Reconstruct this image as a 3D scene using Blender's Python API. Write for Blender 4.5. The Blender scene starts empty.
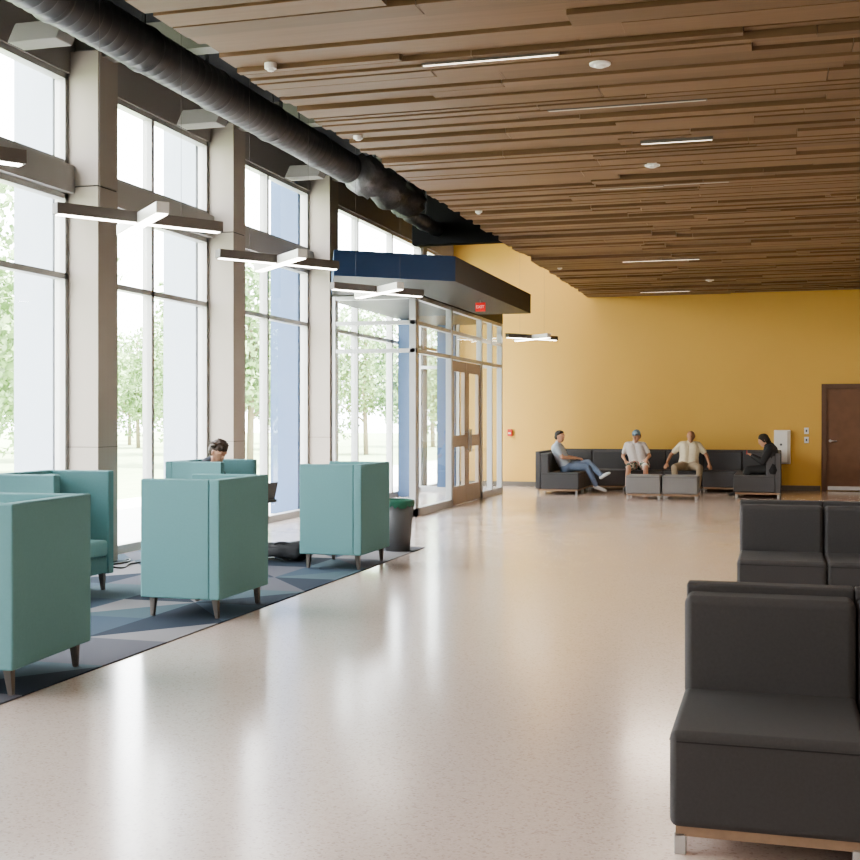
import bpy, bmesh, math, random
import numpy as np
from mathutils import Vector, Matrix
random.seed(7); np.random.seed(7)
scn = bpy.context.scene
COL = scn.collection
try: scn.view_settings.look = 'AgX - Medium High Contrast'
except Exception: pass

# ------------------------------------------------------------ materials
def mat(name, color, rough=0.6, metal=0.0, spec=0.5, noise=None, bump=0.0, bscale=200, emit=None, coat=0):
    m = bpy.data.materials.new(name); m.use_nodes = True
    nt = m.node_tree; b = nt.nodes["Principled BSDF"]
    c = (*color, 1) if len(color) == 3 else color
    b.inputs["Base Color"].default_value = c
    b.inputs["Roughness"].default_value = rough
    b.inputs["Metallic"].default_value = metal
    b.inputs["Specular IOR Level"].default_value = spec
    if coat: b.inputs["Coat Weight"].default_value = coat
    tc = nt.nodes.new("ShaderNodeTexCoord")
    if noise:
        sc, amt = noise
        n = nt.nodes.new("ShaderNodeTexNoise"); n.inputs["Scale"].default_value = sc
        n.inputs["Detail"].default_value = 3
        nt.links.new(tc.outputs["Object"], n.inputs["Vector"])
        mx = nt.nodes.new("ShaderNodeMix"); mx.data_type = 'RGBA'
        mx.inputs[6].default_value = tuple(max(0, v*(1-amt)) for v in c[:3])+(1,)
        mx.inputs[7].default_value = tuple(min(1, v*(1+amt)) for v in c[:3])+(1,)
        nt.links.new(n.outputs["Fac"], mx.inputs[0]); nt.links.new(mx.outputs[2], b.inputs["Base Color"])
    if bump:
        n2 = nt.nodes.new("ShaderNodeTexNoise"); n2.inputs["Scale"].default_value = bscale
        nt.links.new(tc.outputs["Object"], n2.inputs["Vector"])
        bp = nt.nodes.new("ShaderNodeBump"); bp.inputs["Strength"].default_value = bump
        bp.inputs["Distance"].default_value = 0.01
        nt.links.new(n2.outputs["Fac"], bp.inputs["Height"]); nt.links.new(bp.outputs["Normal"], b.inputs["Normal"])
    if emit:
        b.inputs["Emission Color"].default_value = (*emit[0], 1)
        b.inputs["Emission Strength"].default_value = emit[1]
    return m

M = {}
M['teal'] = mat('teal_fabric', (0.135, 0.265, 0.275), 0.8, spec=.25, noise=(60, .05), bump=.1, bscale=300)
M['teal_in'] = mat('teal_fabric_inner', (0.19, 0.35, 0.355), 0.8, spec=.25, noise=(60, .05), bump=.1, bscale=300)
M['legmetal'] = mat('leg_metal', (0.16, 0.14, 0.125), 0.4, 0.6)
M['sofa'] = mat('charcoal_fabric', (0.055, 0.052, 0.052), 0.8, spec=.35, noise=(90, .12), bump=.12, bscale=350)
M['seam'] = mat('seam_dark', (0.02, 0.02, 0.02), 0.9)
M['sofa_l'] = mat('grey_fabric', (0.085, 0.083, 0.088), 0.8, spec=.35, noise=(90, .1), bump=.1, bscale=350)
M['ott'] = mat('light_grey_fabric', (0.19, 0.185, 0.185), 0.8, noise=(90, .1), bump=.1, bscale=350)
M['steel'] = mat('brushed_steel', (0.40, 0.39, 0.38), 0.3, 0.9)
M['strip'] = mat('wood_strip', (0.30, 0.20, 0.13), 0.5, noise=(30, .2))
M['column'] = mat('column_paint', (0.38, 0.33, 0.285), 0.7, noise=(3, .03))
M['joint'] = mat('column_joint', (0.10, 0.09, 0.085), 0.8)
M['spand'] = mat('spandrel_grey', (0.40, 0.38, 0.36), 0.6, noise=(3, .05))
M['frame'] = mat('window_frame', (0.42, 0.41, 0.40), 0.4, 0.2)
M['frame_w'] = mat('vestibule_frame', (0.46, 0.46, 0.46), 0.35, 0.4)
M['beam'] = mat('beam_grey', (0.30, 0.28, 0.265), 0.7)
M['yellow'] = mat('wall_yellow', (0.62, 0.385, 0.10), 0.6, noise=(1.2, .03), bump=.03, bscale=150)
M['beige'] = mat('wall_beige', (0.50, 0.45, 0.39), 0.7, noise=(2, .03))
M['darkplen'] = mat('plenum_dark', (0.012, 0.012, 0.013), 0.9)
M['duct'] = mat('duct_dark', (0.10, 0.10, 0.104), 0.38, 0.5, noise=(4, .3))
M['foil'] = mat('duct_wrap', (0.22, 0.22, 0.23), 0.35, 0.5, noise=(8, .5), bump=.8, bscale=18)
M['blue'] = mat('canopy_blue', (0.025, 0.060, 0.15), 0.5, noise=(2, .05))
M['bluefin'] = mat('blue_pier_and_reflection', (0.055, 0.10, 0.19), 0.5)
M['fin'] = mat('exterior_pier', (0.33, 0.36, 0.41), 0.7)
M['charc'] = mat('canopy_charcoal', (0.022, 0.02, 0.019), 0.5, spec=.3)
M['door'] = mat('wood_door', (0.17, 0.085, 0.047), 0.45, noise=(6, .2))
M['doorfr'] = mat('door_frame_brown', (0.12, 0.062, 0.038), 0.5)
M['tan'] = mat('door_tan', (0.34, 0.27, 0.21), 0.5, noise=(8, .06))
M['white'] = mat('white_plastic', (0.75, 0.73, 0.70), 0.4)
M['black'] = mat('black_cloth', (0.012, 0.012, 0.014), 0.7, noise=(40, .3))
M['blackp'] = mat('black_plastic', (0.015, 0.015, 0.017), 0.4)
M['grey'] = mat('grey_plastic', (0.12, 0.12, 0.125), 0.5)
M['green'] = mat('green_liner', (0.03, 0.13, 0.085), 0.4, noise=(20, .3))
M['red'] = mat('red_plastic', (0.5, 0.03, 0.02), 0.4)
M['exitred'] = mat('exit_red', (0.6, 0.02, 0.015), 0.4, emit=((1, .03, .02), .35))
M['exitw'] = mat('exit_letters', (0.8, 0.65, 0.62), 0.4, emit=((1, .7, .65), .4))
M['lens'] = mat('light_lens', (0.9, 0.9, 0.88), 0.4, emit=((1, .93, .84), 12))
M['lens2'] = mat('strip_lens', (0.9, 0.88, 0.8), 0.4, emit=((1, .85, .68), 2.6))
M['lens3'] = mat('strip_lens_dim', (0.35, 0.32, 0.28), 0.4, emit=((1, .86, .7), 0.15))
M['housing'] = mat('light_housing', (0.13, 0.115, 0.105), 0.5)
M['bark'] = mat('bark', (0.26, 0.21, 0.16), 0.9, noise=(12, .3))
M['leaf'] = mat('leaves', (0.24, 0.35, 0.16), 0.6, noise=(1.5, .35))
M['grass'] = mat('grass', (0.30, 0.38, 0.21), 0.9, noise=(2, .3))
M['pave'] = mat('pavement', (0.60, 0.59, 0.57), 0.8, noise=(2, .08))
M['base'] = mat('rubber_base', (0.14, 0.12, 0.10), 0.6)
M['ramp'] = mat('laptop_metal', (0.05, 0.05, 0.055), 0.4, .5)

# glass
g = bpy.data.materials.new('pane_glass'); g.use_nodes = True
nt = g.node_tree; nt.nodes.clear()
o = nt.nodes.new("ShaderNodeOutputMaterial"); mx = nt.nodes.new("ShaderNodeMixShader")
tr = nt.nodes.new("ShaderNodeBsdfTransparent"); gl = nt.nodes.new("ShaderNodeBsdfGlossy")
tr.inputs[0].default_value = (.95, .97, .97, 1); gl.inputs["Roughness"].default_value = .02
lw = nt.nodes.new("ShaderNodeFresnel"); lw.inputs[0].default_value = 1.35
nt.links.new(lw.outputs[0], mx.inputs[0]); nt.links.new(tr.outputs[0], mx.inputs[1]); nt.links.new(gl.outputs[0], mx.inputs[2])
nt.links.new(mx.outputs[0], o.inputs[0]); M['glass'] = g

# floor terrazzo
m = mat('terrazzo', (0.6, 0.5, 0.45), 0.2, spec=.6); nt = m.node_tree; b = nt.nodes["Principled BSDF"]
tc = nt.nodes.new("ShaderNodeTexCoord")
v = nt.nodes.new("ShaderNodeTexVoronoi"); v.inputs["Scale"].default_value = 110
n = nt.nodes.new("ShaderNodeTexNoise"); n.inputs["Scale"].default_value = 0.6; n.inputs["Detail"].default_value = 4
cr = nt.nodes.new("ShaderNodeValToRGB"); e = cr.color_ramp.elements
e[0].position = 0; e[0].color = (.47, .375, .33, 1); e[1].position = .15; e[1].color = (.60, .495, .44, 1)
e2 = cr.color_ramp.elements.new(.9); e2.color = (.64, .535, .48, 1)
sp = nt.nodes.new("ShaderNodeSeparateColor")
nt.links.new(tc.outputs["Object"], v.inputs["Vector"]); nt.links.new(tc.outputs["Object"], n.inputs["Vector"])
nt.links.new(v.outputs["Color"], sp.inputs[0]); nt.links.new(sp.outputs[0], cr.inputs[0])
nt.links.new(cr.outputs[0], b.inputs["Base Color"])
mr = nt.nodes.new("ShaderNodeMapRange"); mr.inputs[3].default_value = .14; mr.inputs[4].default_value = .23
nt.links.new(n.outputs["Fac"], mr.inputs[0]); nt.links.new(mr.outputs[0], b.inputs["Roughness"])
b.inputs["Coat Weight"].default_value = .4; b.inputs["Coat Roughness"].default_value = .14
M['floor'] = m

# carpet triangles
m = mat('triangle_carpet', (0.1, 0.1, 0.12), 0.95, spec=.2); nt = m.node_tree; b = nt.nodes["Principled BSDF"]
def mth(op, a, bb=None, c=None):
    x = nt.nodes.new("ShaderNodeMath"); x.operation = op
    for i, k in enumerate((a, bb, c)):
        if k is None: continue
        if isinstance(k, (int, float)): x.inputs[i].default_value = k
        else: nt.links.new(k, x.inputs[i])
    return x.outputs[0]
tc = nt.nodes.new("ShaderNodeTexCoord"); sx = nt.nodes.new("ShaderNodeSeparateXYZ")
nt.links.new(tc.outputs["Object"], sx.inputs[0])
u = mth('MULTIPLY', sx.outputs[0], 1.55); w = mth('MULTIPLY', sx.outputs[1], 1.25)
fu = mth('FRACT', mth('ADD', u, 40)); fw = mth('FRACT', w)
iu = mth('FLOOR', mth('ADD', u, 40)); iw = mth('FLOOR', w)
par = mth('MODULO', mth('ADD', iu, iw), 2)
fu2 = mth('ABSOLUTE', mth('SUBTRACT', fu, par))
tri = mth('GREATER_THAN', fu2, fw)
cx = nt.nodes.new("ShaderNodeCombineXYZ")
nt.links.new(iu, cx.inputs[0]); nt.links.new(iw, cx.inputs[1]); nt.links.new(tri, cx.inputs[2])
wn = nt.nodes.new("ShaderNodeTexWhiteNoise"); wn.noise_dimensions = '3D'; nt.links.new(cx.outputs[0], wn.inputs[0])
cr = nt.nodes.new("ShaderNodeValToRGB"); cr.color_ramp.interpolation = 'CONSTANT'
cr.color_ramp.elements[0].color = (.024, .034, .052, 1)
cr.color_ramp.elements[1].position = .25; cr.color_ramp.elements[1].color = (.05, .075, .105, 1)
for p, c in ((.5, (.10, .10, .12, 1)), (.7, (.19, .185, .195, 1)), (.84, (.065, .10, .12, 1))):
    x = cr.color_ramp.elements.new(p); x.color = c
nt.links.new(wn.outputs["Value"], cr.inputs[0]); nt.links.new(cr.outputs[0], b.inputs["Base Color"])
M['carpet'] = m

# ceiling wood
m = mat('ceiling_wood', (0.3, .16, .08), 0.5, spec=.35); nt = m.node_tree; b = nt.nodes["Principled BSDF"]
at = nt.nodes.new("ShaderNodeAttribute"); at.attribute_name = "plank"
tc = nt.nodes.new("ShaderNodeTexCoord"); mp = nt.nodes.new("ShaderNodeMapping"); mp.inputs["Scale"].default_value = (.5, 10, 10)
n = nt.nodes.new("ShaderNodeTexNoise"); n.inputs["Scale"].default_value = 3; n.inputs["Detail"].default_value = 3
nt.links.new(tc.outputs["Object"], mp.inputs[0]); nt.links.new(mp.outputs[0], n.inputs["Vector"])
a1 = nt.nodes.new("ShaderNodeMath"); a1.operation = 'MULTIPLY_ADD'; a1.inputs[1].default_value = .5; nt.links.new(n.outputs["Fac"], a1.inputs[0]); nt.links.new(at.outputs["Fac"], a1.inputs[2])
cr = nt.nodes.new("ShaderNodeValToRGB")
cr.color_ramp.elements[0].position = .1; cr.color_ramp.elements[0].color = (.130, .076, .040, 1)
cr.color_ramp.elements[1].position = 1; cr.color_ramp.elements[1].color = (.225, .138, .078, 1)
nt.links.new(a1.outputs[0], cr.inputs[0]); nt.links.new(cr.outputs[0], b.inputs["Base Color"])
M['cwood'] = m

# ------------------------------------------------------------ helpers
def tag(ob, label=None, cat=None, kind=None, group=None):
    if label: ob["label"] = label
    if cat: ob["category"] = cat
    if kind: ob["kind"] = kind
    if group: ob["group"] = group
    return ob

def finish(bm, name, mats, parent=None, bevel=0, seg=2, smooth=False, subsurf=0):
    me = bpy.data.meshes.new(name); bm.normal_update(); bm.to_mesh(me); bm.free()
    ob = bpy.data.objects.new(name, me); COL.objects.link(ob)
    for mm in (mats if isinstance(mats, (list, tuple)) else [mats]): me.materials.append(mm)
    if bevel:
        md = ob.modifiers.new("b", 'BEVEL'); md.width = bevel; md.segments = seg; md.limit_method = 'ANGLE'; md.angle_limit = .6
    if smooth or bevel:
        for p in me.polygons: p.use_smooth = True
        if bevel or smooth == 'w':
            md = ob.modifiers.new("w", 'WEIGHTED_NORMAL'); md.keep_sharp = True
    if parent: ob.parent = parent
    return ob

def abox(bm, x0, x1, y0, y1, z0, z1, mi=0, T=None):
    vs = [bm.verts.new((x, y, z)) for x in (x0, x1) for y in (y0, y1) for z in (z0, z1)]
    if T is not None:
        for v_ in vs: v_.co = T @ v_.co
    fs = [(0, 1, 3, 2), (4, 6, 7, 5), (0, 4, 5, 1), (2, 3, 7, 6), (0, 2, 6, 4), (1, 5, 7, 3)]
    out = []
    for f in fs:
        ff = bm.faces.new([vs[i] for i in f]); ff.material_index = mi; out.append(ff)
    return out

def box(name, x0, x1, y0, y1, z0, z1, m_, parent=None, bevel=0, seg=2):
    bm = bmesh.new(); abox(bm, x0, x1, y0, y1, z0, z1)
    return finish(bm, name, m_, parent, bevel, seg)

def acone(bm, p0, p1, r0, r1, seg=16, mi=0, cap=True):
    p0 = Vector(p0); p1 = Vector(p1); d = p1-p0
    q = Vector((0, 0, 1)).rotation_difference(d.normalized()).to_matrix().to_4x4()
    T = Matrix.Translation((p0+p1)/2) @ q
    r = bmesh.ops.create_cone(bm, cap_ends=cap, segments=seg, radius1=r0, radius2=r1, depth=d.length, matrix=T)
    for v_ in r['verts']:
        for f in v_.link_faces: f.material_index = mi
def cyl(name, p0, p1, r0, r1, m_, parent=None, seg=16, bevel=0):
    bm = bmesh.new(); acone(bm, p0, p1, r0, r1, seg)
    return finish(bm, name, m_, parent, bevel, 2, smooth='w')

def empty(name, loc, rotz=0):
    e_ = bpy.data.objects.new(name, None); COL.objects.link(e_); e_.location = loc; e_.rotation_euler = (0, 0, rotz)
    e_.empty_display_size = .2
    return e_

def dup(top, loc, rotz=None):
    t = top.copy(); COL.objects.link(t); t.location = loc
    if rotz is not None: t.rotation_euler = (0, 0, rotz)
    def rec(src, dst):
        for c in src.children:
            cc = c.copy(); COL.objects.link(cc); cc.parent = dst; rec(c, cc)
    rec(top, t)
    return t

XW = -7.0; YB = 26.0; XR = 7.0; YN = -3.0; ZC = 4.1; ZP = 5.6
# ------------------------------------------------------------ structure
S = lambda ob: tag(ob, kind="structure")
S(box('floor', XW-.15, XR+.2, YN-.2, YB+.2, -.15, 0, M['floor']))
S(box('wall_back', XW-.15, XR+.2, YB, YB+.2, 0, ZP+.1, M['yellow']))
S(box('wall_right', XR, XR+.2, YN, YB, 0, ZP+.1, M['beige']))
S(box('wall_front', XW-.15, XR+.2, YN-.2, YN, 0, ZP+.1, M['beige']))
bm = bmesh.new()
abox(bm, XW-.15, XW+.05, YN, YB, 5.03, ZP+.1)
abox(bm, XW-.15, XW+.05, 25.6, YB, 0, 5.03); abox(bm, XW-.15, XW+.05, 23.6, 23.9, 0, 5.03)
abox(bm, XW-.15, XW+.05, YN, 0.8, 0, 5.03)
S(finish(bm, 'wall_left', M['beam']))
bm = bmesh.new(); abox(bm, XW-.15, XR+.2, YN-.2, YB+.2, ZP+.1, ZP+.3)
abox(bm, -3.86, XR, YN, YB, 4.24, ZP+.1)
abox(bm, -5.6, -3.86, 18.4, 18.6, 4.27, ZP+.1)
pl_ = S(finish(bm, 'ceiling', M['darkplen']))
# wood plank ceiling
bm = bmesh.new(); lay = bm.loops.layers.float_color.new("plank")
y = YN
while y < YB-.02:
    wd = random.choice([.12, .16, .2, .2, .26, .3]); y1 = min(y+wd, YB)
    x = -3.9 + random.choice([0, 0, .0, .03])
    while x < XR:
        ln = random.uniform(1.2, 3.2); x1 = min(x+ln, XR)
        z = ZC + random.choice([0, 0, .014, .028, .045]); c = random.random()
        for f in abox(bm, x, x1-.006, y, y1-random.choice([.025, .04, .055]), z, z+.06):
            for l in f.loops: l[lay] = (c*.45, c*.45, c*.45, 1)
        x = x1
    y = y1
ceil = S(finish(bm, 'ceiling', M['cwood']))
S(box('baseboard_back', -6.9, .88, YB-.02, YB, 0, .1, M['base']))
tag(box('carpet', XW+.1, -3.9, 1.0, 13.3, 0, .008, M['carpet']), "carpet with grey, slate blue and navy triangles beside the windows", "carpet")

# columns
colY = [(.9, 1.28), (4.2, 4.58), (7.5, 7.88), (10.8, 11.18), (13.97, 14.33), (17.4, 17.78)]
for (a, b_) in colY[1:]:
    bm = bmesh.new()
    abox(bm, XW-.1, XW+.37, a, b_, 0, 3.86, 0); abox(bm, XW-.1, XW+.37, a, b_, 3.875, 5.25, 0)
    abox(bm, XW-.09, XW+.36, a+.01, b_-.01, 3.8, 3.9, 1)
    abox(bm, XW+.0, XW+.374, a-.004, b_+.004, 1.20, 1.205, 1)
    ob = finish(bm, 'column', [M['column'], M['joint']]); tag(ob, "square greige painted column standing between tall windows", "column", group="columns along the window wall")
    ob = box('exterior_pier', XW-.62, XW-.16, a, b_, 0, 5.6, M['bluefin'] if a > 17 else M['fin'])
    tag(ob, ("deep blue" if a > 17 else "pale blue-grey")+" exterior pier outside the window wall", "pier", group="exterior piers")
    ob = box('steel_beam', XW+.05, -3.9, a+.08, b_-.08, 5.2, 5.5, M['beam'])
    tag(ob, "dark grey steel beam crossing above the open soffit", "beam", group="beams over the soffit")

# windows
def window(n, y0, y1, mull):
    bm = bmesh.new(); fx0, fx1 = XW-.1, XW+.02; fw = .05
    for z in (0.0, 2.95-.03, ): abox(bm, fx0, fx1, y0, y1, z, z+(.09 if z == 0 else .06))
    abox(bm, fx0, fx1, y0, y1, 3.74, 3.80); abox(bm, fx0, fx1, y0, y1, 4.08, 4.14); abox(bm, fx0, fx1, y0, y1, 4.97, 5.03)
    abox(bm, fx0, fx1, y0, y0+fw, 0, 5.03); abox(bm, fx0, fx1, y1-fw, y1, 0, 5.03)
    for q in mull: abox(bm, fx0, fx1, q-.03, q+.03, 0, 5.0)
    fr = S(finish(bm, 'window_%d' % n, M['frame']))
    box('spandrel', XW-.08, XW+.10, y0, y1, 3.80, 4.08, M['spand'], fr)
    bm = bmesh.new()
    ys = [y0]+list(mull)+[y1]
    for a, b_ in zip(ys[:-1], ys[1:]):
        for z0, z1 in ((.05, 2.95), (2.95, 3.77), (4.1, 5.0)):
            vs = [bm.verts.new(p) for p in ((XW-.04, a, z0), (XW-.04, b_, z0), (XW-.04, b_, z1), (XW-.04, a, z1))]; bm.faces.new(vs)
    finish(bm, 'window_pane', M['glass'], fr)
window(1, 7.88, 10.8, [9.34]); window(2, 11.18, 13.97, [12.55]); window(3, 14.33, 17.4, [15.85])
window(4, 17.78, 23.6, [19.7, 21.65]); window(5, 4.58, 7.5, [6.04]); window(6, 0.8, 4.2, [2.5]); window(7, 23.9, 25.6, [])

# ------------------------------------------------------------ vestibule
XV, YV, YE, ZV = -5.26, 17.45, 23.5, 3.38
ves = tag(empty('entrance_vestibule', (XV-.7, 20.4, 0)), "glazed entrance vestibule with pale metal frames and tan doors", "vestibule")
def vp(ob): 
    ob.parent = ves; ob.matrix_parent_inverse = Matrix.Translation(ves.location).inverted(); return ob
bm = bmesh.new(); X0 = -6.62
dy0, dy1 = 19.65, 21.7
for yy, ww in ((YV, .16), (dy0-.1, .1), (dy1, .1), (22.55, .06), (YE-.1, .1)): abox(bm, XV-.1, XV, yy, yy+ww, 0, ZV)
abox(bm, XV-.1, XV, YV, dy0, 0, .12); abox(bm, XV-.1, XV, dy1, YE, 0, .12)
for z in (2.5, 2.93, ZV-.06): abox(bm, XV-.09, XV-.01, YV, YE, z, z+.06)
for xx in (X0, ): abox(bm, xx, xx+.06, YV+.0, YV+.1, 0, ZV)
abox(bm, X0, XV, YV+.01, YV+.09, 0, .12)
for z in (2.5, 2.93, ZV-.06): abox(bm, X0, XV, YV+.01, YV+.09, z, z+.06)
abox(bm, XW+.05, XV-.1, YE-.09, YE-.01, 2.5, 2.56); abox(bm, XW+.05, XV-.1, YE-.09, YE-.01, 0, .12); abox(bm, -6.2, -6.14, YE-.09, YE-.01, 0, ZV)
vp(finish(bm, 'vestibule_frame', M['frame_w']))
bm = bmesh.new()
def pane(x0, y0, x1, y1, z0, z1):
    bm.faces.new([bm.verts.new(p) for p in ((x0, y0, z0), (x1, y1, z0), (x1, y1, z1), (x0, y0, z1))])
pane(XV-.05, YV, XV-.05, dy0, .1, ZV-.03); pane(XV-.05, dy1, XV-.05, YE, .1, ZV-.03); pane(XV-.05, dy0, XV-.05, dy1, 2.5, ZV-.03); pane(X0, YV+.05, XV-.05, YV+.05, .1, ZV-.03)
pane(XW+.05, YE-.05, XV-.1, YE-.05, .1, ZV)
vp(finish(bm, 'glass_panel', M['glass']))
vp(box('roof', XW+.1, XV, YV+.02, YE, ZV, ZV+.3, M['charc']))
vp(box('blue_pier_and_reflection', XW+.05, XW+.32, 21.9, 22.4, 0, ZV, M['bluefin']))  # blue slab put in to stand for the blue reflection in the glazing
vp(box('blue_pier_and_reflection', -6.6, -6.22, YE-.1, YE-.02, 0.1, ZV, M['bluefin']))  # second slab standing for the blue reflection, at the end wall
for i in range(2):
    a = dy0+i*(dy1-dy0)/2+.01; b_ = a+(dy1-dy0)/2-.02
    bm = bmesh.new(); xa, xb = XV-.08, XV-.02
    abox(bm, xa, xb, a, a+.15, .01, 2.48); abox(bm, xa, xb, b_-.15, b_, .01, 2.48)
    abox(bm, xa, xb, a+.15, b_-.15, .01, .32); abox(bm, xa, xb, a+.15, b_-.15, 2.3, 2.48); abox(bm, xa, xb, a+.15, b_-.15, 1.0, 1.2)
    d = vp(finish(bm, 'door', M['tan'])); 
    bm = bmesh.new(); pane(XV-.05, a+.15, XV-.05, b_-.15, .32, 2.3); finish(bm, 'door_glass', M['glass'], d)
    hy = b_-.07 if i == 0 else a+.07
    bm = bmesh.new(); acone(bm, (XV+.04, hy, .9), (XV+.04, hy, 1.3), .015, .015, 10)
    acone(bm, (XV-.02, hy, .95), (XV+.04, hy, .95), .01, .01, 8); acone(bm, (XV-.02, hy, 1.25), (XV+.04, hy, 1.25), .01, .01, 8)
    finish(bm, 'door_handle', M['steel'], d)
# canopy
pts = [(-5.62, 14.9), (-4.25, 16.0), (-4.25, 21.3), (-5.22, 21.3), (-5.22, 17.4), (-6.6, 17.38)]
bm = bmesh.new()
bot = [bm.verts.new((x, y, 3.385)) for x, y in pts]; top = [bm.verts.new((x, y, 3.73)) for x, y in pts]
f = bm.faces.new(bot[::-1]); f.material_index = 1
f = bm.faces.new(top); f.material_index = 1
for i in range(6):
    j = (i+1) % 6; f = bm.faces.new((bot[i], bot[j], top[j], top[i])); f.material_index = 0 if i in (0, 5) else 1
vp(finish(bm, 'canopy', [M['blue'], M['charc']]))

# exit sign
es = tag(box('exit_sign', -4.61, -4.45, 18.6, 18.63, 3.20, 3.34, M['exitred'], bevel=.006), "red exit sign with pale letters hung under the canopy", "exit sign")
def text(s, name, size, loc, rot, m_, parent):
    cu = bpy.data.curves.new(name, 'FONT'); cu.body = s; cu.size = size; cu.align_x = 'CENTER'; cu.align_y = 'CENTER'; cu.extrude = .002
    t = bpy.data.objects.new(name, cu); COL.objects.link(t); t.location = loc; t.rotation_euler = rot
    bpy.context.view_layer.update()
    me = bpy.data.meshes.new_from_object(t.evaluated_get(bpy.context.evaluated_depsgraph_get()))
    ob = bpy.data.objects.new(name, me); COL.objects.link(ob); ob.location = loc; ob.rotation_euler = rot
    bpy.data.objects.remove(t); me.materials.clear(); me.materials.append(m_); ob.parent = parent; return ob
text("EXIT", 'exit_lettering', .066, (-4.53, 18.595, 3.27), (math.pi/2, 0, 0), M['exitw'], es)
box('mount', -4.54, -4.52, 18.605, 18.625, 3.33, 3.386, M['steel'], es)

# ------------------------------------------------------------ back wall things
d = S(box('door_1', 1.0, 1.93, YB-.05, YB-.002, 0.01, 2.1, M['door'], bevel=.003))
bm = bmesh.new(); abox(bm, .9, 1.0, YB-.09, YB-.001, 0, 2.2); abox(bm, 1.93, 2.03, YB-.09, YB-.001, 0, 2.2); abox(bm, 1.0, 1.93, YB-.09, YB-.001, 2.1, 2.2)
finish(bm, 'door_frame', M['doorfr'], d)
box('kick_plate', 1.02, 1.91, YB-.06, YB-.045, .02, .1, M['steel'], d)
bm = bmesh.new(); acone(bm, (1.07, YB-.06, 1.03), (1.07, YB-.11, 1.03), .03, .025, 14); acone(bm, (1.07, YB-.1, 1.03), (1.2, YB-.1, 1.03), .011, .011, 10); finish(bm, 'door_handle', M['steel'], d)
for zz in (1.17, .98):
    s = box('light_switch', .56, .65, YB-.015, YB-.001, zz, zz+.13, M['white'], bevel=.004)
    box('toggle', .59, .62, YB-.025, YB-.014, zz+.04, zz+.09, M['grey'], s)
    tag(s, "small white wall switch plate beside the wooden door", "light switch")
cb = box('wall_cabinet', -.04, .29, YB-.12, YB-.001, .55, 1.25, M['white'], bevel=.01)
box('cabinet_door', -.02, .22, YB-.135, YB-.118, .58, 1.22, M['white'], cb, bevel=.006)
bm = bmesh.new(); acone(bm, (.1, YB-.134, .95), (.1, YB-.14, .95), .025, .022, 20); finish(bm, 'dial', M['grey'], cb)
box('side_trim', .225, .28, YB-.13, YB-.118, .57, 1.23, M['beige'], cb)
tag(cb, "white wall-mounted metal cabinet with small round grey dial", "cabinet")
al = box('fire_alarm', -5.70, -5.60, YB-.06, YB-.001, 1.1, 1.25, M['red'], bevel=.006)
box('alarm_handle', -5.68, -5.62, YB-.07, YB-.058, 1.15, 1.18, M['white'], al)
tag(al, "small red fire alarm pull box on yellow wall", "fire alarm")

# ------------------------------------------------------------ privacy chairs (open towards local +x)
D, W, H = .65, .90, 1.035
def make_chair():
    e_ = empty('privacy_armchair', (0, 0, 0))
    t = .085; zb = .145
    box('back_panel', -D/2, -D/2+t, -W/2+.002, W/2-.002, zb, H, M['teal'], e_, bevel=.012, seg=3)
    for s in (-1, 1):
        y0, y1 = (-W/2, -W/2+t) if s < 0 else (W/2-t, W/2)
        box('arm_panel', -D/2+t*.98, D/2, y0, y1, zb, H, M['teal'], e_, bevel=.012, seg=3)
    box('seat_base', -D/2+t-.01, D/2-.02, -W/2+t-.01, W/2-t+.01, zb+.01, .30, M['teal'], e_, bevel=.01)
    box('seat_cushion', -D/2+t, D/2, -W/2+t+.003, W/2-t-.003, .30, .44, M['teal_in'], e_, bevel=.03, seg=4)
    box('back_cushion', -D/2+t-.01, -D/2+t+.06, -W/2+t+.003, W/2-t-.003, .44, H-.03, M['teal_in'], e_, bevel=.025, seg=3)
    for sx_ in (-1, 1):
        for sy in (-1, 1):
            bm = bmesh.new()
            px_, py_ = sx_*(D/2-.07), sy*(W/2-.08)
            acone(bm, (px_+sx_*.012, py_+sy*.012, 0), (px_, py_, zb+.02), .02, .036, 4)
            bmesh.ops.rotate(bm, verts=bm.verts, cent=(px_, py_, 0), matrix=Matrix.Rotation(math.pi/4, 3, 'Z'))
            finish(bm, 'leg', M['legmetal'], e_, bevel=.003)
    return e_
ch = make_chair()
G = "teal privacy armchairs on the carpet"
ch.location = (-4.262, 5.93, .008); ch.rotation_euler = (0, 0, math.pi+.091)
tag(ch, "teal upholstered high-sided armchair, back turned to the walkway", "armchair", group=G)
for (x, y, r, l) in ((-3.945-D/2, 8.52, math.pi, "teal upholstered high-sided armchair, back turned to the walkway"),
                  (-3.89-D/2, 11.52, math.pi, "teal upholstered high-sided armchair standing beside the waste bin"),
                  (-5.54-D/2, 8.83, 0, "teal high-sided armchair facing the walkway, empty seat showing"),
                  (-5.53-D/2, 11.81, 0, "teal high-sided armchair with a person sitting in it"),
                  (-5.55-D/2, 5.8, 0, "teal high-sided armchair facing the walkway, near the window")):
    c = dup(ch, (x, y, .008), r); c["label"] = l

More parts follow.
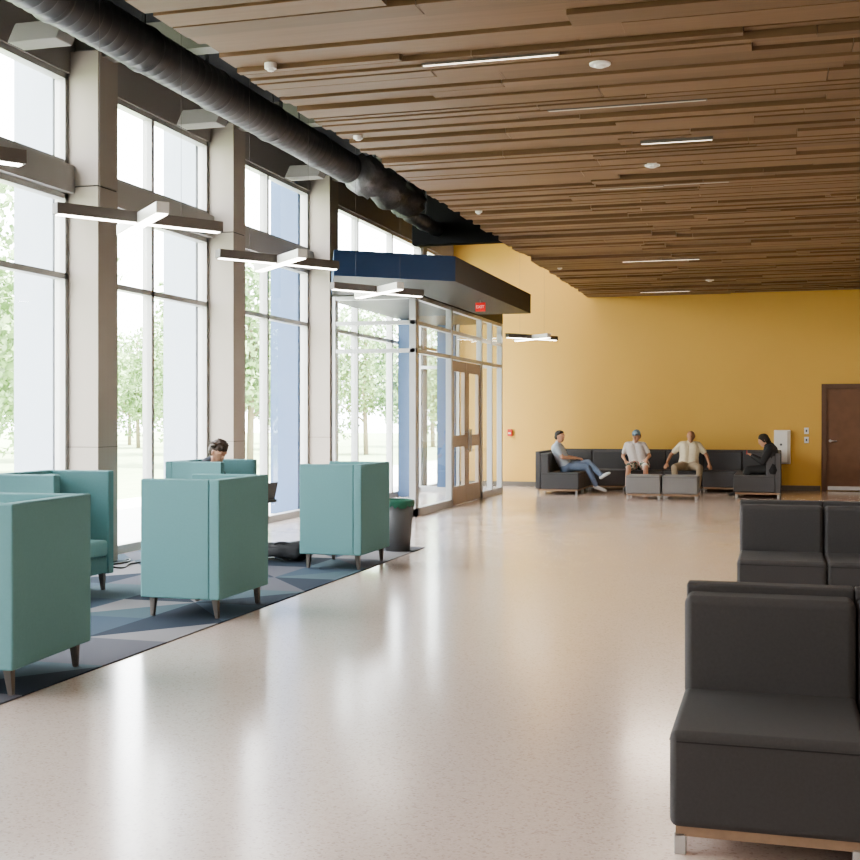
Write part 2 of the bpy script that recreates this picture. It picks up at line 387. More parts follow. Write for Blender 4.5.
# side table + laptop
tb = tag(empty('side_table', (-5.26, 11.75, .008)), "small dark round pedestal table between two armchairs", "table")
cyl('table_top', (0, 0, .60), (0, 0, .625), .17, .17, M['grey'], tb, 32)
cyl('pedestal', (0, 0, .02), (0, 0, .6), .02, .02, M['steel'], tb)
cyl('table_base', (0, 0, 0), (0, 0, .02), .15, .14, M['steel'], tb, 32)
lp = tag(box('laptop', -5.38, -5.16, 11.6, 11.90, .633, .648, M['ramp'], bevel=.003), "dark open laptop on the small round table", "laptop")
bm = bmesh.new(); T = Matrix.Translation((-5.165, 0, .648)) @ Matrix.Rotation(math.radians(12), 4, 'Y'); abox(bm, -.005, .005, 11.6, 11.90, 0, .17, T=T); finish(bm, 'laptop_screen', M['ramp'], lp)

# waste bin
bn = tag(empty('waste_bin', (-4.10, 12.9, .008)), "grey waste bin with green plastic liner folded over rim", "waste bin")
bm = bmesh.new(); acone(bm, (0, 0, 0), (0, 0, .56), .14, .185, 28); 
top = [f for f in bm.faces if f.normal.z > .9 and f.calc_center_median().z > .5]; bmesh.ops.delete(bm, geom=top, context='FACES')
ob = finish(bm, 'bin_body', M['grey'], bn, smooth=True); md = ob.modifiers.new('s', 'SOLIDIFY'); md.thickness = .008
bm = bmesh.new(); R = []
for k, (z, r) in enumerate(((.505, .192), (.53, .194), (.562, .192), (.575, .175), (.5, .15), (.3, .13))):
    R.append([bm.verts.new(((r+random.uniform(-.006, .006))*math.cos(a*math.pi/20), (r+random.uniform(-.006, .006))*math.sin(a*math.pi/20), z+(random.uniform(-.03, .015) if k == 0 else 0))) for a in range(40)])
for A_, B_ in zip(R[:-1], R[1:]):
    for i in range(40): bm.faces.new((A_[i], A_[(i+1) % 40], B_[(i+1) % 40], B_[i]))
finish(bm, 'bin_liner', M['green'], bn, smooth=True)

# bag on floor
bm = bmesh.new(); bmesh.ops.create_uvsphere(bm, u_segments=28, v_segments=16, radius=1)
for v_ in bm.verts:
    x, y, z = v_.co; sg = lambda q, p: math.copysign(abs(q)**p, q)
    v_.co = (sg(x, .7)*.26+.015*math.sin(9*y), sg(y, .7)*.17+.015*math.sin(8*x), sg(z, .6)*.085*(1+.25*math.sin(5*x))+.105)
    if v_.co.z < 0.0: v_.co.z = 0
bg = finish(bm, 'duffel_bag', M['black'], smooth=True); bg.location = (-4.9, 11.65, .01)
tag(bg, "soft black bag lying on the carpet between armchairs", "bag")
def curve_to_mesh(cu, name, m_, parent=None, loc=(0, 0, 0)):
    t = bpy.data.objects.new('tmp', cu); COL.objects.link(t); bpy.context.view_layer.update()
    me = bpy.data.meshes.new_from_object(t.evaluated_get(bpy.context.evaluated_depsgraph_get())); bpy.data.objects.remove(t)
    me.materials.clear(); me.materials.append(m_)
    ob = bpy.data.objects.new(name, me); COL.objects.link(ob); ob.location = loc
    if parent: ob.parent = parent
    return ob
def bez(P, r):
    cu = bpy.data.curves.new('c', 'CURVE'); cu.dimensions = '3D'; cu.bevel_depth = r
    spn = cu.splines.new('BEZIER'); spn.bezier_points.add(len(P)-1)
    for bp_, p in zip(spn.bezier_points, P): bp_.co = p; bp_.handle_left_type = bp_.handle_right_type = 'AUTO'
    return cu
curve_to_mesh(bez([(-.2, 0, .13), (-.08, -.06, .19), (.1, -.08, .17), (.2, 0, .12)], .012), 'bag_handle', M['black'], bg)
tag(curve_to_mesh(bez([(-6.86, 11.35, .3), (-6.8, 11.35, .03), (-6.5, 11.2, .02), (-6.45, 10.8, .02), (-6.6, 10.6, .02), (-6.4, 10.45, .06), (-6.25, 10.55, .02), (-6.3, 10.9, .02), (-6.1, 11.3, .02)], .009), 'power_cable', M['blackp']), "black power cable lying loosely on carpet by the window", "cable")

# ------------------------------------------------------------ sofa modules (front = local -y, origin front-left floor)
def make_module(w=.65, d=.95, m_=None, back=True, name='sofa_module', sh=.43, bh=.825):
    e_ = empty(name, (0, 0, 0)); m_ = m_ or M['sofa']
    box('seat', 0.001, w-.001, 0, d-(.1 if back else 0), .10, sh, m_, e_, bevel=.028, seg=5)
    bm = bmesh.new(); zz = sh-.035; r_ = .0025; x0, x1, y0, y1 = .001, w-.001, 0, d-(.1 if back else 0)
    acone(bm, (x0+.025, y0, zz), (x1-.025, y0, zz), r_, r_, 6); acone(bm, (x0, y0+.025, zz), (x0, y1-.03, zz), r_, r_, 6); acone(bm, (x1, y0+.025, zz), (x1, y1-.03, zz), r_, r_, 6)
    finish(bm, 'seat_seam', M['seam'], e_)
    if back:
        box('back_cushion', .002, w-.002, d-.27, d-.09, sh-.04, bh-.03, m_, e_, bevel=.034, seg=5)
        box('back_shell', -.0005, w+.0005, d-.10, d, .10, bh, m_, e_, bevel=.012, seg=3)
    bm = bmesh.new(); abox(bm, .02, w-.0, .03, d-.03, .065, .10); finish(bm, 'base_rail', M['strip'], e_)
    for x in (.015, w-.055):
        for y in (.03, d-.07):
            box('leg', x, x+.04, y, y+.04, 0, .075, M['steel'], e_, bevel=.003)
    return e_
mod = make_module()
GS = "dark grey armless sofa modules by the walkway"
mod.location = (-.352, 4.17, 0); tag(mod, "charcoal armless sofa module with wood base rail and steel legs", "sofa", group=GS)
for x, y in ((.30, 4.17), (.952, 4.17)): dup(mod, (x, y, 0))
for x in (-.285, .367, 1.019): dup(mod, (x, 9.35, 0))
GL = "dark grey lounge sofa modules along the yellow wall"
far = make_module(.77, .86, M['sofa_l'], bh=.84)
mlab = "dark grey sofa module against the yellow wall"
far.location = (-3.75, 24.85, 0); tag(far, mlab, "sofa", group=GL)
for i in (-1, 1, 2, 3, 4): dup(far, (-3.75+.771*i, 24.85, 0))
for yy in (23.31, 24.08): dup(far, (-3.70, yy, 0), math.pi/2)
for yy in (24.06, 24.83): dup(far, (-.77, yy, 0), -math.pi/2)
ot = make_module(.64, .6, M['ott'], back=False, name='ottoman', sh=.44)
ot.location = (-2.68, 22.35, 0); tag(ot, "square grey upholstered ottoman in front of the sofa", "ottoman", group="grey ottomans")
dup(ot, (-2.01, 22.35, 0))

# ------------------------------------------------------------ pendant lights
def make_pendant():
    e_ = empty('pendant_light', (0, 0, 0))
    for ang, nm, L, zz in ((56, 0, 1.42, .0), (-46, 1, 1.25, -.01)):
        T = Matrix.Rotation(math.radians(ang), 4, 'Z')
        bm = bmesh.new(); abox(bm, -L/2, L/2, -.05, .05, zz, zz+.085, T=T); h = finish(bm, 'light_bar', M['housing'] if nm == 0 else M['white'], e_, bevel=.004)
        bm = bmesh.new(); lw_ = .03 if nm == 0 else .042; abox(bm, -L/2+.02, L/2-.02, -lw_, lw_, zz-.008, zz+.002, T=T); finish(bm, 'light_lens', M['lens'], h)
    bm = bmesh.new()
    for r in (.35, -.35):
        x, y = r*math.cos(math.radians(56)), r*math.sin(math.radians(56))
        acone(bm, (x, y, .08), (x, y, ZP+.1-3.08), .0016, .0016, 6)
    finish(bm, 'suspension_cable', M['housing'], e_)
    return e_
pl = make_pendant(); pl.location = (-4.83, 8.5, 3.04); tag(pl, "crossed linear pendant light with glowing bars on thin cables", "pendant light", group="pendant lights over the lounge strip")
for x, y, z in ((-4.8, 5.75, 3.04), (-4.83, 11.25, 3.06), (-4.8, 14.3, 3.07), (-4.8, 24.2, 3.12)): dup(pl, (x, y, z))

# ------------------------------------------------------------ ducts
def revolve_y(name, prof, x, z, m_, seg=28, label='', cat='duct', wob=0):
    bm = bmesh.new(); R = []
    for yy, r in prof:
        R.append([bm.verts.new((x+(r+random.uniform(-wob, wob))*math.cos(2*math.pi*i/seg), yy, z+(r+random.uniform(-wob, wob))*math.sin(2*math.pi*i/seg))) for i in range(seg)])
    for A_, B_ in zip(R[:-1], R[1:]):
        for i in range(seg): bm.faces.new((A_[i], B_[i], B_[(i+1) % seg], A_[(i+1) % seg]))
    bm.faces.new(R[0]); bm.faces.new(R[-1][::-1])
    ob = finish(bm, name, m_, smooth=True); return tag(ob, label, cat)
prof = []
yy = YN+.1
k = 0
while yy < 14.45:
    prof += [(yy, .192), (yy+.10, .192), (yy+.108, .1975), (yy+.116, .1975), (yy+.124, .192)]
    k += 1
    if k % 10 == 0: prof += [(yy+.135, .208), (yy+.17, .208), (yy+.175, .192)]; yy += .06
    yy += .13
dct = revolve_y('air_duct', prof, -5.27, 4.70, M['duct'], label="large round dark metal air duct with ribs under the soffit")
for y in range(0, 15, 3): box('duct_hanger', -5.285, -5.255, y+.3, y+.33, 4.88, ZP+.1, M['duct'], dct)
prof = [(14.55, .2)]+[(14.6+.1*i, .215+.022*(i % 2)+.035*math.sin(i*.7)) for i in range(22)]+[(16.88, .15)]
flx = revolve_y('flexible_duct', prof, -5.15, 4.66, M['foil'], label="crumpled flexible insulated duct section joining two metal ducts", wob=.03)
box('duct_hanger', -5.17, -5.13, 15.5, 15.53, 4.8, ZP+.1, M['duct'], flx)
prof = [(16.9, .11), (17.6, .11), (17.62, .125), (17.66, .125), (17.68, .11), (18.39, .11)]
sd = revolve_y('air_duct', prof, -5.2, 4.5, M['foil'], label="thin round grey air duct ending at the dark bulkhead")
box('duct_hanger', -5.21, -5.19, 17.8, 17.83, 4.58, ZP+.1, M['duct'], sd)
for px_, pz, r in ((-4.45, 4.85, .04), (-4.25, 4.6, .028), (-6.1, 5.05, .035), (-5.75, 5.0, .05)):
    y9 = 18.39
    ob = cyl('ceiling_pipe', (px_, YN+.05, pz), (px_, y9, pz), r, r, M['duct']); tag(ob, "thin dark service pipe running along the open soffit", "pipe", group="service pipes in the soffit")
    for y in (2, 8, 14, 18): box('pipe_hanger', px_-.008, px_+.008, y, y+.02, pz, ZP+.1, M['duct'], ob)
for y in (5.9, 8.95, 11.95, 14.95):
    bm = bmesh.new(); abox(bm, -6.3, -5.82, y-.12, y+.12, 4.70, 4.86)
    for v_ in bm.verts:
        if v_.co.z > 4.8 : v_.co.x += .08
    ob = finish(bm, 'uplight_box', M['beam'], bevel=.01); tag(ob, "small angled grey light housing hung beside the air duct", "light fixture", group="angled housings beside the duct")
    box('housing_rod', -6.0, -5.97, y-.015, y+.015, 4.85, ZP+.1, M['duct'], ob)

# ------------------------------------------------------------ ceiling fixtures
for (x, y) in ((-1.24, 8.8), (-1.22, 12.48), (-3.6, 8.22), (-3.72, 10.5), (-3.6, 14.7), (-3.6, 20.6), (-1.2, 23.2)):
    big = abs(x+1.23) < .1
    bm = bmesh.new(); acone(bm, (0, 0, -.014), (0, 0, .14), .078 if big else .045, .082 if big else .05, 24)
    acone(bm, (0, 0, -.03), (0, 0, -.012), .035 if big else .025, .05 if big else .03, 16)
    ob = finish(bm, 'smoke_detector', M['white'], bevel=.006); ob.location = (x, y, ZC)
    tag(ob, "round white smoke detector on the wood plank ceiling", "smoke detector", group="ceiling detectors")
for (x, y, L, mm, lit) in ((-2.0, 8.5, 1.0, 'lens2', 1), (-1.2, 10.05, 1.3, 'lens3', 0), (-.9, 11.5, .65, 'lens2', 1), (-1.57, 13.66, .7, 'lens3', 0), (-.85, 13.6, .7, 'lens3', 0),
                     (-1.83, 20.1, 1.25, 'lens2', 1), (-2.2, 25.1, 1.0, 'lens2', 1), (1.5, 5.5, 1.2, 'lens2', 1), (3.5, 10, 1.2, 'lens2', 1), (3.5, 17, 1.2, 'lens2', 1)):
    h = box('recessed_light', x-L/2-.01, x+L/2+.01, y-.022, y+.022, ZC-.002, ZC+.14, M['housing'])
    box('light_lens', x-L/2, x+L/2, y-.013, y+.013, ZC-.004, ZC+.0, M[mm], h)
    tag(h, ("glowing" if lit else "dim")+" slim linear light set between ceiling planks", "ceiling light")

# ------------------------------------------------------------ people
def caps_mesh(prims, vox, name):
    bm = bmesh.new()
    for (p0, r0, p1, r1, t_) in prims:
        p0 = Vector(p0); p1 = Vector(p1)
        for p, r in ((p0, r0), (p1, r1)):
            bmesh.ops.create_icosphere(bm, subdivisions=2, radius=r, matrix=Matrix.Translation(p))
        if (p1-p0).length > 1e-4: acone(bm, p0, p1, r0, r1, 14)
    me = bpy.data.meshes.new('t'); bm.to_mesh(me); bm.free()
    t = bpy.data.objects.new('t', me); COL.objects.link(t)
    md = t.modifiers.new('r', 'REMESH'); md.mode = 'VOXEL'; md.voxel_size = vox
    md = t.modifiers.new('s', 'SMOOTH'); md.iterations = 3; md.factor = .5
    bpy.context.view_layer.update()
    out = bpy.data.meshes.new_from_object(t.evaluated_get(bpy.context.evaluated_depsgraph_get()))
    bpy.data.objects.remove(t); out.name = name
    for p in out.polygons: p.use_smooth = True
    return out
def paint(me, prims, mats, order):
    n = len(me.polygons); c = np.empty(n*3); me.polygons.foreach_get('center', c); c = c.reshape(-1, 3)
    best = np.full(n, 1e9); idx = np.zeros(n, int)
    for (p0, r0, p1, r1, t_) in prims:
        a = np.array(p0); b_ = np.array(p1); d = b_-a; L2 = max(d@d, 1e-9)
        s = np.clip(((c-a)@d)/L2, 0, 1); dist = np.linalg.norm(c-(a+s[:, None]*d), axis=1)-(r0+(r1-r0)*s)
        w_ = dist < best; best[w_] = dist[w_]; idx[w_] = order.index(t_)
    me.materials.clear()
    for o_ in order: me.materials.append(mats[o_])
    me.polygons.foreach_set('material_index', idx.astype(np.int32))

skinA = mat('skin_tan', (0.36, 0.19, 0.12), .5, noise=(20, .08)); skinB = mat('skin_light', (0.50, 0.28, 0.19), .5, noise=(20, .08))
hairD = mat('hair_dark', (0.018, 0.012, 0.009), .6, noise=(60, .4)); hairG = mat('hair_grey', (0.10, 0.08, 0.065), .7, noise=(60, .4))
def person(origin, fdir, J, mats, hairm, label, hair='short', sleeve='short', legs='long', cap=None, vox=.009, headdir=None, finger_curl=.6, bulk=1.0):
    ox, oy = origin; f = Vector((fdir[0], fdir[1], 0)).normalized(); l = Vector((-f.y, f.x, 0)); u = Vector((0, 0, 1))
    Wd = lambda p: Vector((ox, oy, 0))+f*p[0]+l*p[1]+u*p[2]
    P = []; A = lambda a, ra, b_, rb, t_: P.append((tuple(a), ra*(bulk if t_ in ('shirt', 'pants') else 1), tuple(b_), rb*(bulk if t_ in ('shirt', 'pants') else 1), t_))
    hipc = Wd(J['hip']); chest = Wd(J['chest']); nk = Wd(J['neck']); hd = Wd(J['head'])
    for s in (1, -1):
        hp = hipc+l*(.085*s); sh = chest+l*(.165*s)+u*.05
        A(hp, .115, hipc*.5+chest*.5+l*.06*s-u*.02, .115, 'shirt'); A(hipc*.5+chest*.5+l*.06*s-u*.02, .115, chest+l*.085*s, .115, 'shirt')
        A(chest+u*.04, .085, sh, .062, 'shirt'); A(chest+l*.1*s, .09, sh, .06, 'shirt')
        A(hp-u*.02, .12, hp-u*.02+f*.02, .12, 'pants')
        side = 'L' if s > 0 else 'R'
        kn = Wd(J['knee'+side]); an = Wd(J['ankle'+side]); toe = Wd(J['toe'+side])
        if legs == 'long':
            A(hp, .092, kn, .06, 'pants'); A(kn, .06, kn*.45+an*.55, .052, 'pants'); A(kn*.45+an*.55, .052, an+(kn-an)*.08, .046, 'pants')
        else:
            md_ = hp*.12+kn*.88; A(hp, .1, md_, .078, 'pants'); A(md_, .055, kn, .052, 'skin'); A(kn, .052, kn*.6+an*.4, .052, 'skin'); A(kn*.6+an*.4, .052, an, .034, 'skin')
        dn = (toe-an); A(an-dn.normalized()*.03-u*.02, .038, toe-dn.normalized()*.06, .036, 'shoe'); A(toe-dn.normalized()*.06, .036, toe, .03, 'shoe')
        el = Wd(J['elbow'+side]); wr = Wd(J['wrist'+side])
        if sleeve == 'short':
            m2 = sh*.35+el*.65; A(sh, .062, m2, .054, 'shirt'); A(m2, .04, el, .038, 'skin'); A(el, .038, wr, .026, 'skin')
        else:
            A(sh, .062, el, .048, 'shirt'); A(el, .048, wr, .035, 'shirt')
        hdv = (wr-el).normalized()
        across = hdv.cross(u); across = across.normalized() if across.length > .1 else l.copy()
        nrm = across.cross(hdv).normalized()
        if nrm.z < 0: nrm = -nrm
        for k in (-.025, 0, .025): A(wr, .022, wr+hdv*.085+across*k, .014, 'skin')
        for k, ln in zip((-.033, -.011, .011, .033), (.055, .07, .074, .062)):
            b0 = wr+hdv*.085+across*k; b1 = b0+hdv*ln*.5-nrm*.01*finger_curl; b2 = b1+hdv*ln*.4-nrm*.03*finger_curl
            A(b0, .0095, b1, .009, 'skin'); A(b1, .009, b2, .008, 'skin')
        tdir = across*(-s if across.dot(l) > 0 else s)
        t0 = wr+hdv*.03+tdir*.022; t1 = t0+hdv*.035+tdir*.03-nrm*.008; t2 = t1+hdv*.032+tdir*.006-nrm*.008
        A(t0, .013, t1, .011, 'skin'); A(t1, .011, t2, .009, 'skin')
    A(chest+u*.08, .07, nk, .052, 'shirt'); A(nk-u*.02, .052, hd, .05, 'skin')
    hf = f if headdir is None else (f*headdir[0]+l*headdir[1]+u*headdir[2]).normalized()
    hl = u.cross(hf).normalized(); hu = hf.cross(hl).normalized()
    HC = lambda a, b_, c: hd+hf*a+hl*b_+hu*c
    A(HC(-.02, 0, .035), .078, HC(.02, 0, .035), .074, 'skin'); A(HC(.02, 0, .02), .068, HC(.045, 0, -.06), .042, 'skin'); A(HC(0, .02, -.03), .05, HC(.05, 0, -.075), .026, 'skin'); A(HC(0, -.02, -.03), .05, HC(.05, 0, -.075), .026, 'skin')
    A(HC(.088, 0, .02), .009, HC(.102, 0, -.018), .013, 'skin')
    for s in (1, -1):
        A(HC(-.005, .075*s, .015), .014, HC(-.008, .078*s, -.02), .011, 'skin')
        A(HC(.085, .03*s, .035), .011, HC(.085, .035*s, .035), .011, 'skin')
    geo = list(P)
    extra = []
    for s in (1, -1): extra.append((tuple(HC(.094, .025*s, .018)), .007, tuple(HC(.094, .033*s, .018)), .007, 'dark')); 
    extra.append((tuple(HC(.088, .02, -.05)), .005, tuple(HC(.088, -.02, -.05)), .005, 'lip'))
    me = caps_mesh(geo, vox, 'person')
    mats = dict(mats); mats.setdefault('dark', hairD); mats.setdefault('lip', M_lip)
    paint(me, geo+extra, mats, ['skin', 'shirt', 'pants', 'shoe', 'dark', 'lip'])
    body = bpy.data.objects.new('person', me); COL.objects.link(body); tag(body, label, "person")
    H_ = []; B = lambda a, ra, b_, rb: H_.append((tuple(a), ra, tuple(b_), rb, 'h'))
    if hair == 'short':
        B(HC(-.03, 0, .05), .083, HC(.0, 0, .062), .078); B(HC(-.045, .02, .0), .065, HC(-.045, -.02, .0), .065)
        for s in (1, -1): B(HC(.03, .04*s, .095), .03, HC(-.02, .065*s, .04), .022)
    elif hair == 'bun':
        B(HC(-.03, 0, .05), .087, HC(.0, 0, .065), .082); B(HC(-.05, .02, .0), .07, HC(-.05, -.02, -.0), .07); B(HC(-.06, 0, -.02), .06, HC(-.07, 0, -.12), .05)
        for s in (1, -1): B(HC(.03, .05*s, .08), .032, HC(.0, .07*s, -.01), .022)
    elif hair == 'thin':
        B(HC(-.05, .03, .0), .056, HC(-.05, -.03, .0), .056); B(HC(-.04, 0, .04), .07, HC(-.03, 0, .045), .07)
    elif hair == 'mop':
        rg = random.Random(5)
        B(HC(-.03, 0, .05), .085, HC(.01, 0, .065), .08); B(HC(-.05, .02, .0), .074, HC(-.05, -.02, -.0), .074)
        for k in range(70):
            th = rg.uniform(0, 2*math.pi); ph_ = rg.uniform(0, 1.35)
            dx, dy, dz = math.sin(ph_)*math.cos(th), math.sin(ph_)*math.sin(th), math.cos(ph_)
            if dx > .75: continue
            r0 = .078; r1 = rg.uniform(.098, .118)
            B(HC(-.01+dx*r0, dy*r0, .05+dz*r0), .022, HC(-.01+dx*r1+rg.uniform(-.02, .02), dy*r1+rg.uniform(-.02, .02), .045+dz*r1-.012), .010)
    if H_:
        hm = caps_mesh(H_, .006 if hair == 'mop' else .008, 'hair'); hm.materials.clear(); hm.materials.append(hairm)
        ho = bpy.data.objects.new('hair', hm); COL.objects.link(ho); ho.parent = body
    if cap:
        cm = caps_mesh([(tuple(HC(-.02, 0, .06)), .088, tuple(HC(.01, 0, .065)), .083, 'h'), (tuple(HC(.06, .03, .065)), .03, tuple(HC(.13, .02, .055)), .016, 'h'), (tuple(HC(.06, -.03, .065)), .03, tuple(HC(.13, -.02, .055)), .016, 'h')], .008, 'cap')
        cm.materials.clear(); cm.materials.append(cap); co = bpy.data.objects.new('cap', cm); COL.objects.link(co); co.parent = body
    return body, Wd
M_lip = mat('lips', (0.25, 0.09, 0.07), .5)
cl = lambda n_, c: mat(n_, c, .8, noise=(30, .12), bump=.2, bscale=60)
shoe_d = cl('shoe_dark', (.03, .03, .035)); shoe_w = cl('shoe_white', (.5, .5, .5))
# patterned shorts: floral blotches
shorts = mat('shorts_floral', (.4, .3, .25), .8); nt = shorts.node_tree
tc = nt.nodes.new("ShaderNodeTexCoord"); vv = nt.nodes.new("ShaderNodeTexVoronoi"); vv.inputs["Scale"].default_value = 18
sp = nt.nodes.new("ShaderNodeSeparateColor"); cr = nt.nodes.new("ShaderNodeValToRGB"); cr.color_ramp.interpolation = 'CONSTANT'
cr.color_ramp.elements[0].color = (.05, .09, .07, 1); cr.color_ramp.elements[1].position = .35; cr.color_ramp.elements[1].color = (.50, .20, .16, 1)
x = cr.color_ramp.elements.new(.65); x.color = (.60, .55, .48, 1)
nt.links.new(tc.outputs["Object"], vv.inputs["Vector"]); nt.links.new(vv.outputs["Color"], sp.inputs[0]); nt.links.new(sp.outputs[0], cr.inputs[0]); nt.links.new(cr.outputs[0], nt.nodes["Principled BSDF"].inputs["Base Color"])

J1 = dict(hip=(.0, 0, .53), chest=(-.17, 0, .89), neck=(-.17, 0, 1.01), head=(-.13, 0, 1.12),
          kneeR=(.44, -.12, .53), ankleR=(.62, -.12, .15), toeR=(.80, -.13, .07),
          kneeL=(.44, .02, .62), ankleL=(.74, -.16, .36), toeL=(.88, -.2, .42),
          elbowL=(-.03, .24, .72), wristL=(.20, .10, .70), elbowR=(-.03, -.25, .72), wristR=(.20, -.06, .70))
person((-4.02, 23.75), (1, 0), J1, dict(skin=skinB, shirt=cl('shirt_greyblue', (.36, .40, .45)), pants=cl('jeans', (.13, .17, .25)), shoe=shoe_w), hairD,
       "person in pale grey shirt and jeans sitting cross-legged on sofa", hair='short', headdir=(1, -.35, -.05), bulk=1.06)
J2 = dict(hip=(0, .05, .53), chest=(-.10, -.05, .89), neck=(-.08, -.05, 1.01), head=(-.03, -.02, 1.115),
          kneeL=(.44, .22, .50), ankleL=(.46, .22, .11), toeL=(.62, .24, .04), kneeR=(.44, -.12, .50), ankleR=(.48, -.16, .11), toeR=(.64, -.18, .04),
          elbowL=(-.04, .25, .72), wristL=(.20, .22, .66), elbowR=(-.06, -.30, .70), wristR=(.17, -.22, .62))
person((-2.76, 25.05), (0, -1), J2, dict(skin=skinB, shirt=cl('shirt_white', (.58, .54, .52)), pants=shorts, shoe=shoe_d), hairD,
       "person in cap, pale t-shirt and shorts sitting on the sofa", hair='short', legs='short', cap=cl('cap_grey', (.18, .26, .30)), headdir=(1, -.3, -.2), bulk=1.1)
J3 = dict(hip=(0, 0, .53), chest=(-.06, .02, .90), neck=(-.03, .03, 1.02), head=(.02, .05, 1.125),
          kneeL=(.42, .25, .50), ankleL=(.46, .22, .11), toeL=(.62, .24, .04), kneeR=(.42, -.25, .50), ankleR=(.48, -.22, .11), toeR=(.64, -.25, .04),
          elbowL=(-.04, .36, .74), wristL=(.14, .42, .57), elbowR=(-.04, -.36, .74), wristR=(.12, -.42, .58))
person((-1.72, 25.05), (0, -1), J3, dict(skin=skinA, shirt=cl('shirt_cream', (.64, .57, .42)), pants=cl('khaki', (.28, .22, .15)), shoe=shoe_d), hairG,
       "person in cream short-sleeved shirt leaning with arms spread", hair='thin', legs='long', bulk=1.14)
J4 = dict(hip=(0, 0, .54), chest=(.06, 0, .88), neck=(.12, 0, .985), head=(.18, 0, 1.065),
          kneeL=(.46, .12, .52), ankleL=(.62, .12, .12), toeL=(.80, .13, .045), kneeR=(.46, -.12, .52), ankleR=(.55, -.12, .12), toeR=(.72, -.13, .045),
          elbowL=(.2, .22, .67), wristL=(.38, .08, .78), elbowR=(.2, -.22, .67), wristR=(.38, -.08, .78))
bk = cl('black_clothes', (.012, .012, .014))
b4, W4 = person((-.04, 23.5), (-1, 0), J4, dict(skin=skinB, shirt=bk, pants=bk, shoe=shoe_d), hairD, "person in black clothes with dark hair looking at phone", hair='bun', sleeve='long', headdir=(1, .1, -.45), bulk=1.22)
p = W4((.49, 0, .85)); ph = box('phone', p.x-.006, p.x+.006, p.y-.085, p.y+.085, p.z-.04, p.z+.04, M['red'], bevel=.004); tag(ph, "phone in a red case held in both hands", "phone")
J5 = dict(hip=(0, 0, .55), chest=(.06, 0, .93), neck=(.12, 0, 1.05), head=(.19, 0, 1.13),
          kneeL=(.42, .12, .52), ankleL=(.38, .12, .12), toeL=(.54, .13, .05), kneeR=(.42, -.12, .52), ankleR=(.38, -.12, .12), toeR=(.54, -.13, .05),
          elbowL=(.2, .24, .74), wristL=(.38, .1, .70), elbowR=(.2, -.24, .74), wristR=(.38, -.1, .70))
person((-5.94, 11.75), (1, 0), J5, dict(skin=skinB, shirt=cl('shirt_navy', (.03, .035, .05)), pants=cl('pants_dark', (.03, .03, .035)), shoe=shoe_d), mat('hair_brown', (.045, .025, .015), .6, noise=(60, .4)),
       "person with tousled brown hair bowed over a laptop in armchair", hair='mop', headdir=(1, -.5, -.6), vox=.007)

# ------------------------------------------------------------ outside
tag(box('lawn', -90, -12, -30, 120, -.2, -.08, M['grass']), "green lawn beyond the paved path outside", "lawn")
tag(box('pavement', -12, XW-.15, -30, 120, -.2, -.05, M['pave']), "pale concrete pavement outside the windows", "pavement")
def make_tree(h=8, R_=3.0, n=9500):
    e_ = empty('tree', (0, 0, 0))
    bm = bmesh.new(); acone(bm, (0, 0, 0), (.1, 0, h*.45), .12, .09, 10); acone(bm, (.1, 0, h*.44), (0, .1, h*.8), .1, .04, 8)
    for k in range(6):
        a = k*1.05; z = h*(.2+.06*k); acone(bm, (.08, 0, z), (math.cos(a)*R_*.6, math.sin(a)*R_*.6, z+1.1), .05, .02, 6)
    finish(bm, 'trunk', M['bark'], e_, smooth=True)
    rng = np.random.default_rng(3); nb = 30
    bc = rng.normal(size=(nb, 3)); bc /= np.linalg.norm(bc, axis=1)[:, None]; bc *= rng.uniform(.3, .95, (nb, 1))
    bc = bc*np.array([R_, R_, h*.42])+np.array([0, 0, h*.46]); br = rng.uniform(.7, 1.25, nb)
    vs = []; fs = []
    for i in range(n):
        k = rng.integers(nb); d_ = rng.normal(size=3); d_ /= np.linalg.norm(d_); c = bc[k]+d_*br[k]*rng.uniform(.5, 1.05)
        c[2] = abs(c[2])+.2
        a = rng.normal(size=3); a /= np.linalg.norm(a); b_ = np.cross(a, rng.normal(size=3)); b_ /= np.linalg.norm(b_); s = rng.uniform(.07, .15)
        q = len(vs); vs += [c-a*s, c+b_*s*.6, c+a*s, c-b_*s*.6]; fs.append((q, q+1, q+2, q+3))
    me = bpy.data.meshes.new('foliage'); me.from_pydata([tuple(x) for x in vs], [], fs); me.materials.append(M['leaf'])
    fo = bpy.data.objects.new('foliage', me); COL.objects.link(fo); fo.parent = e_; fo["kind"] = "stuff"
    return e_
tr_ = make_tree(); tr_.location = (-17, 21, -.08); tag(tr_, "leafy green tree standing outside the windows", "tree", group="trees outside")
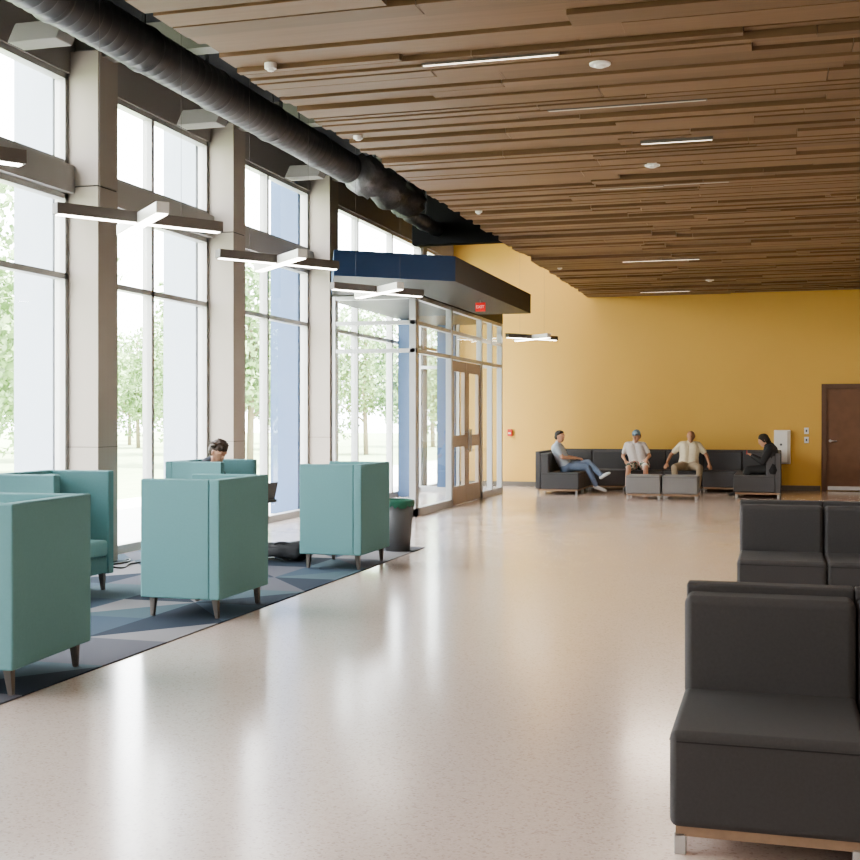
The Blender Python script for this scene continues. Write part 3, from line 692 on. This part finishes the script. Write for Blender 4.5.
for i, (x, y) in enumerate(((-20, 29), (-16.5, 36), (-25, 38), (-17, 49), (-28, 29), (-24, 56), (-34, 46), (-18, 63), (-28, 68), (-36, 62), (-26, 20), (-32, 38.5), (-21, 77), (-42, 39), (-24, 47), (-42, 53), (-37, 30), (-32, 56), (-39, 74))):
    t = dup(tr_, (x, y, -.08), i*1.3); s_ = .85+.2*random.random(); t.scale = (s_, s_, s_)

# ------------------------------------------------------------ light
wd = bpy.data.worlds.new("World"); scn.world = wd; wd.use_nodes = True; nt = wd.node_tree
bgn = nt.nodes["Background"]; bgn.inputs[0].default_value = (.95, .97, 1, 1); bgn.inputs[1].default_value = 16
sn = bpy.data.lights.new('sun', 'SUN'); sn.energy = 30; sn.angle = .02; sn.color = (1, .95, .88)
so = bpy.data.objects.new('sun', sn); COL.objects.link(so); so.rotation_euler = Vector((-.6, -.05, -1)).to_track_quat('-Z', 'Y').to_euler()
def area(loc, sx_, sy, e_, col, rot=(0, 0, 0)):
    a = bpy.data.lights.new('ceiling_and_fill_area', 'AREA'); a.shape = 'RECTANGLE'; a.size = sx_; a.size_y = sy; a.energy = e_; a.color = col
    o_ = bpy.data.objects.new('ceiling_and_fill_lamp', a); COL.objects.link(o_); o_.location = loc; o_.rotation_euler = rot; return o_
warm = (1, .86, .71)
for x, y, e_ in ((-1.5, 3, 40), (3, 3, 40), (-2, 8.6, 35), (3, 9, 40), (-1, 14, 50), (3.5, 15, 45), (-1.8, 20, 85), (2, 21, 55)):
    area((x, y, ZC-.03), 1.2, .1, e_, warm)
area((-4.7, 24.6, 5.4), 1.2, .2, 36, (1, .84, .66), (math.radians(30), 0, 0))  # added lamp without fixture, washes a glow over the upper left yellow wall
area((1.5, YN+.1, 2.2), 7, 3, 150, (1, .94, .88), (math.radians(90), 0, 0))  # added soft fill light at the wall behind the camera, no fixture there
# ------------------------------------------------------------ camera
cam = bpy.data.cameras.new('camera'); co = bpy.data.objects.new('camera', cam); COL.objects.link(co)
co.location = (0, 0, 1.5); co.rotation_euler = (math.radians(90), 0, math.atan(346/1200))
cam.sensor_width = 36; cam.sensor_fit = 'HORIZONTAL'; cam.lens = 36*1200/860
cam.shift_y = -12/860; cam.clip_end = 500
scn.camera = co
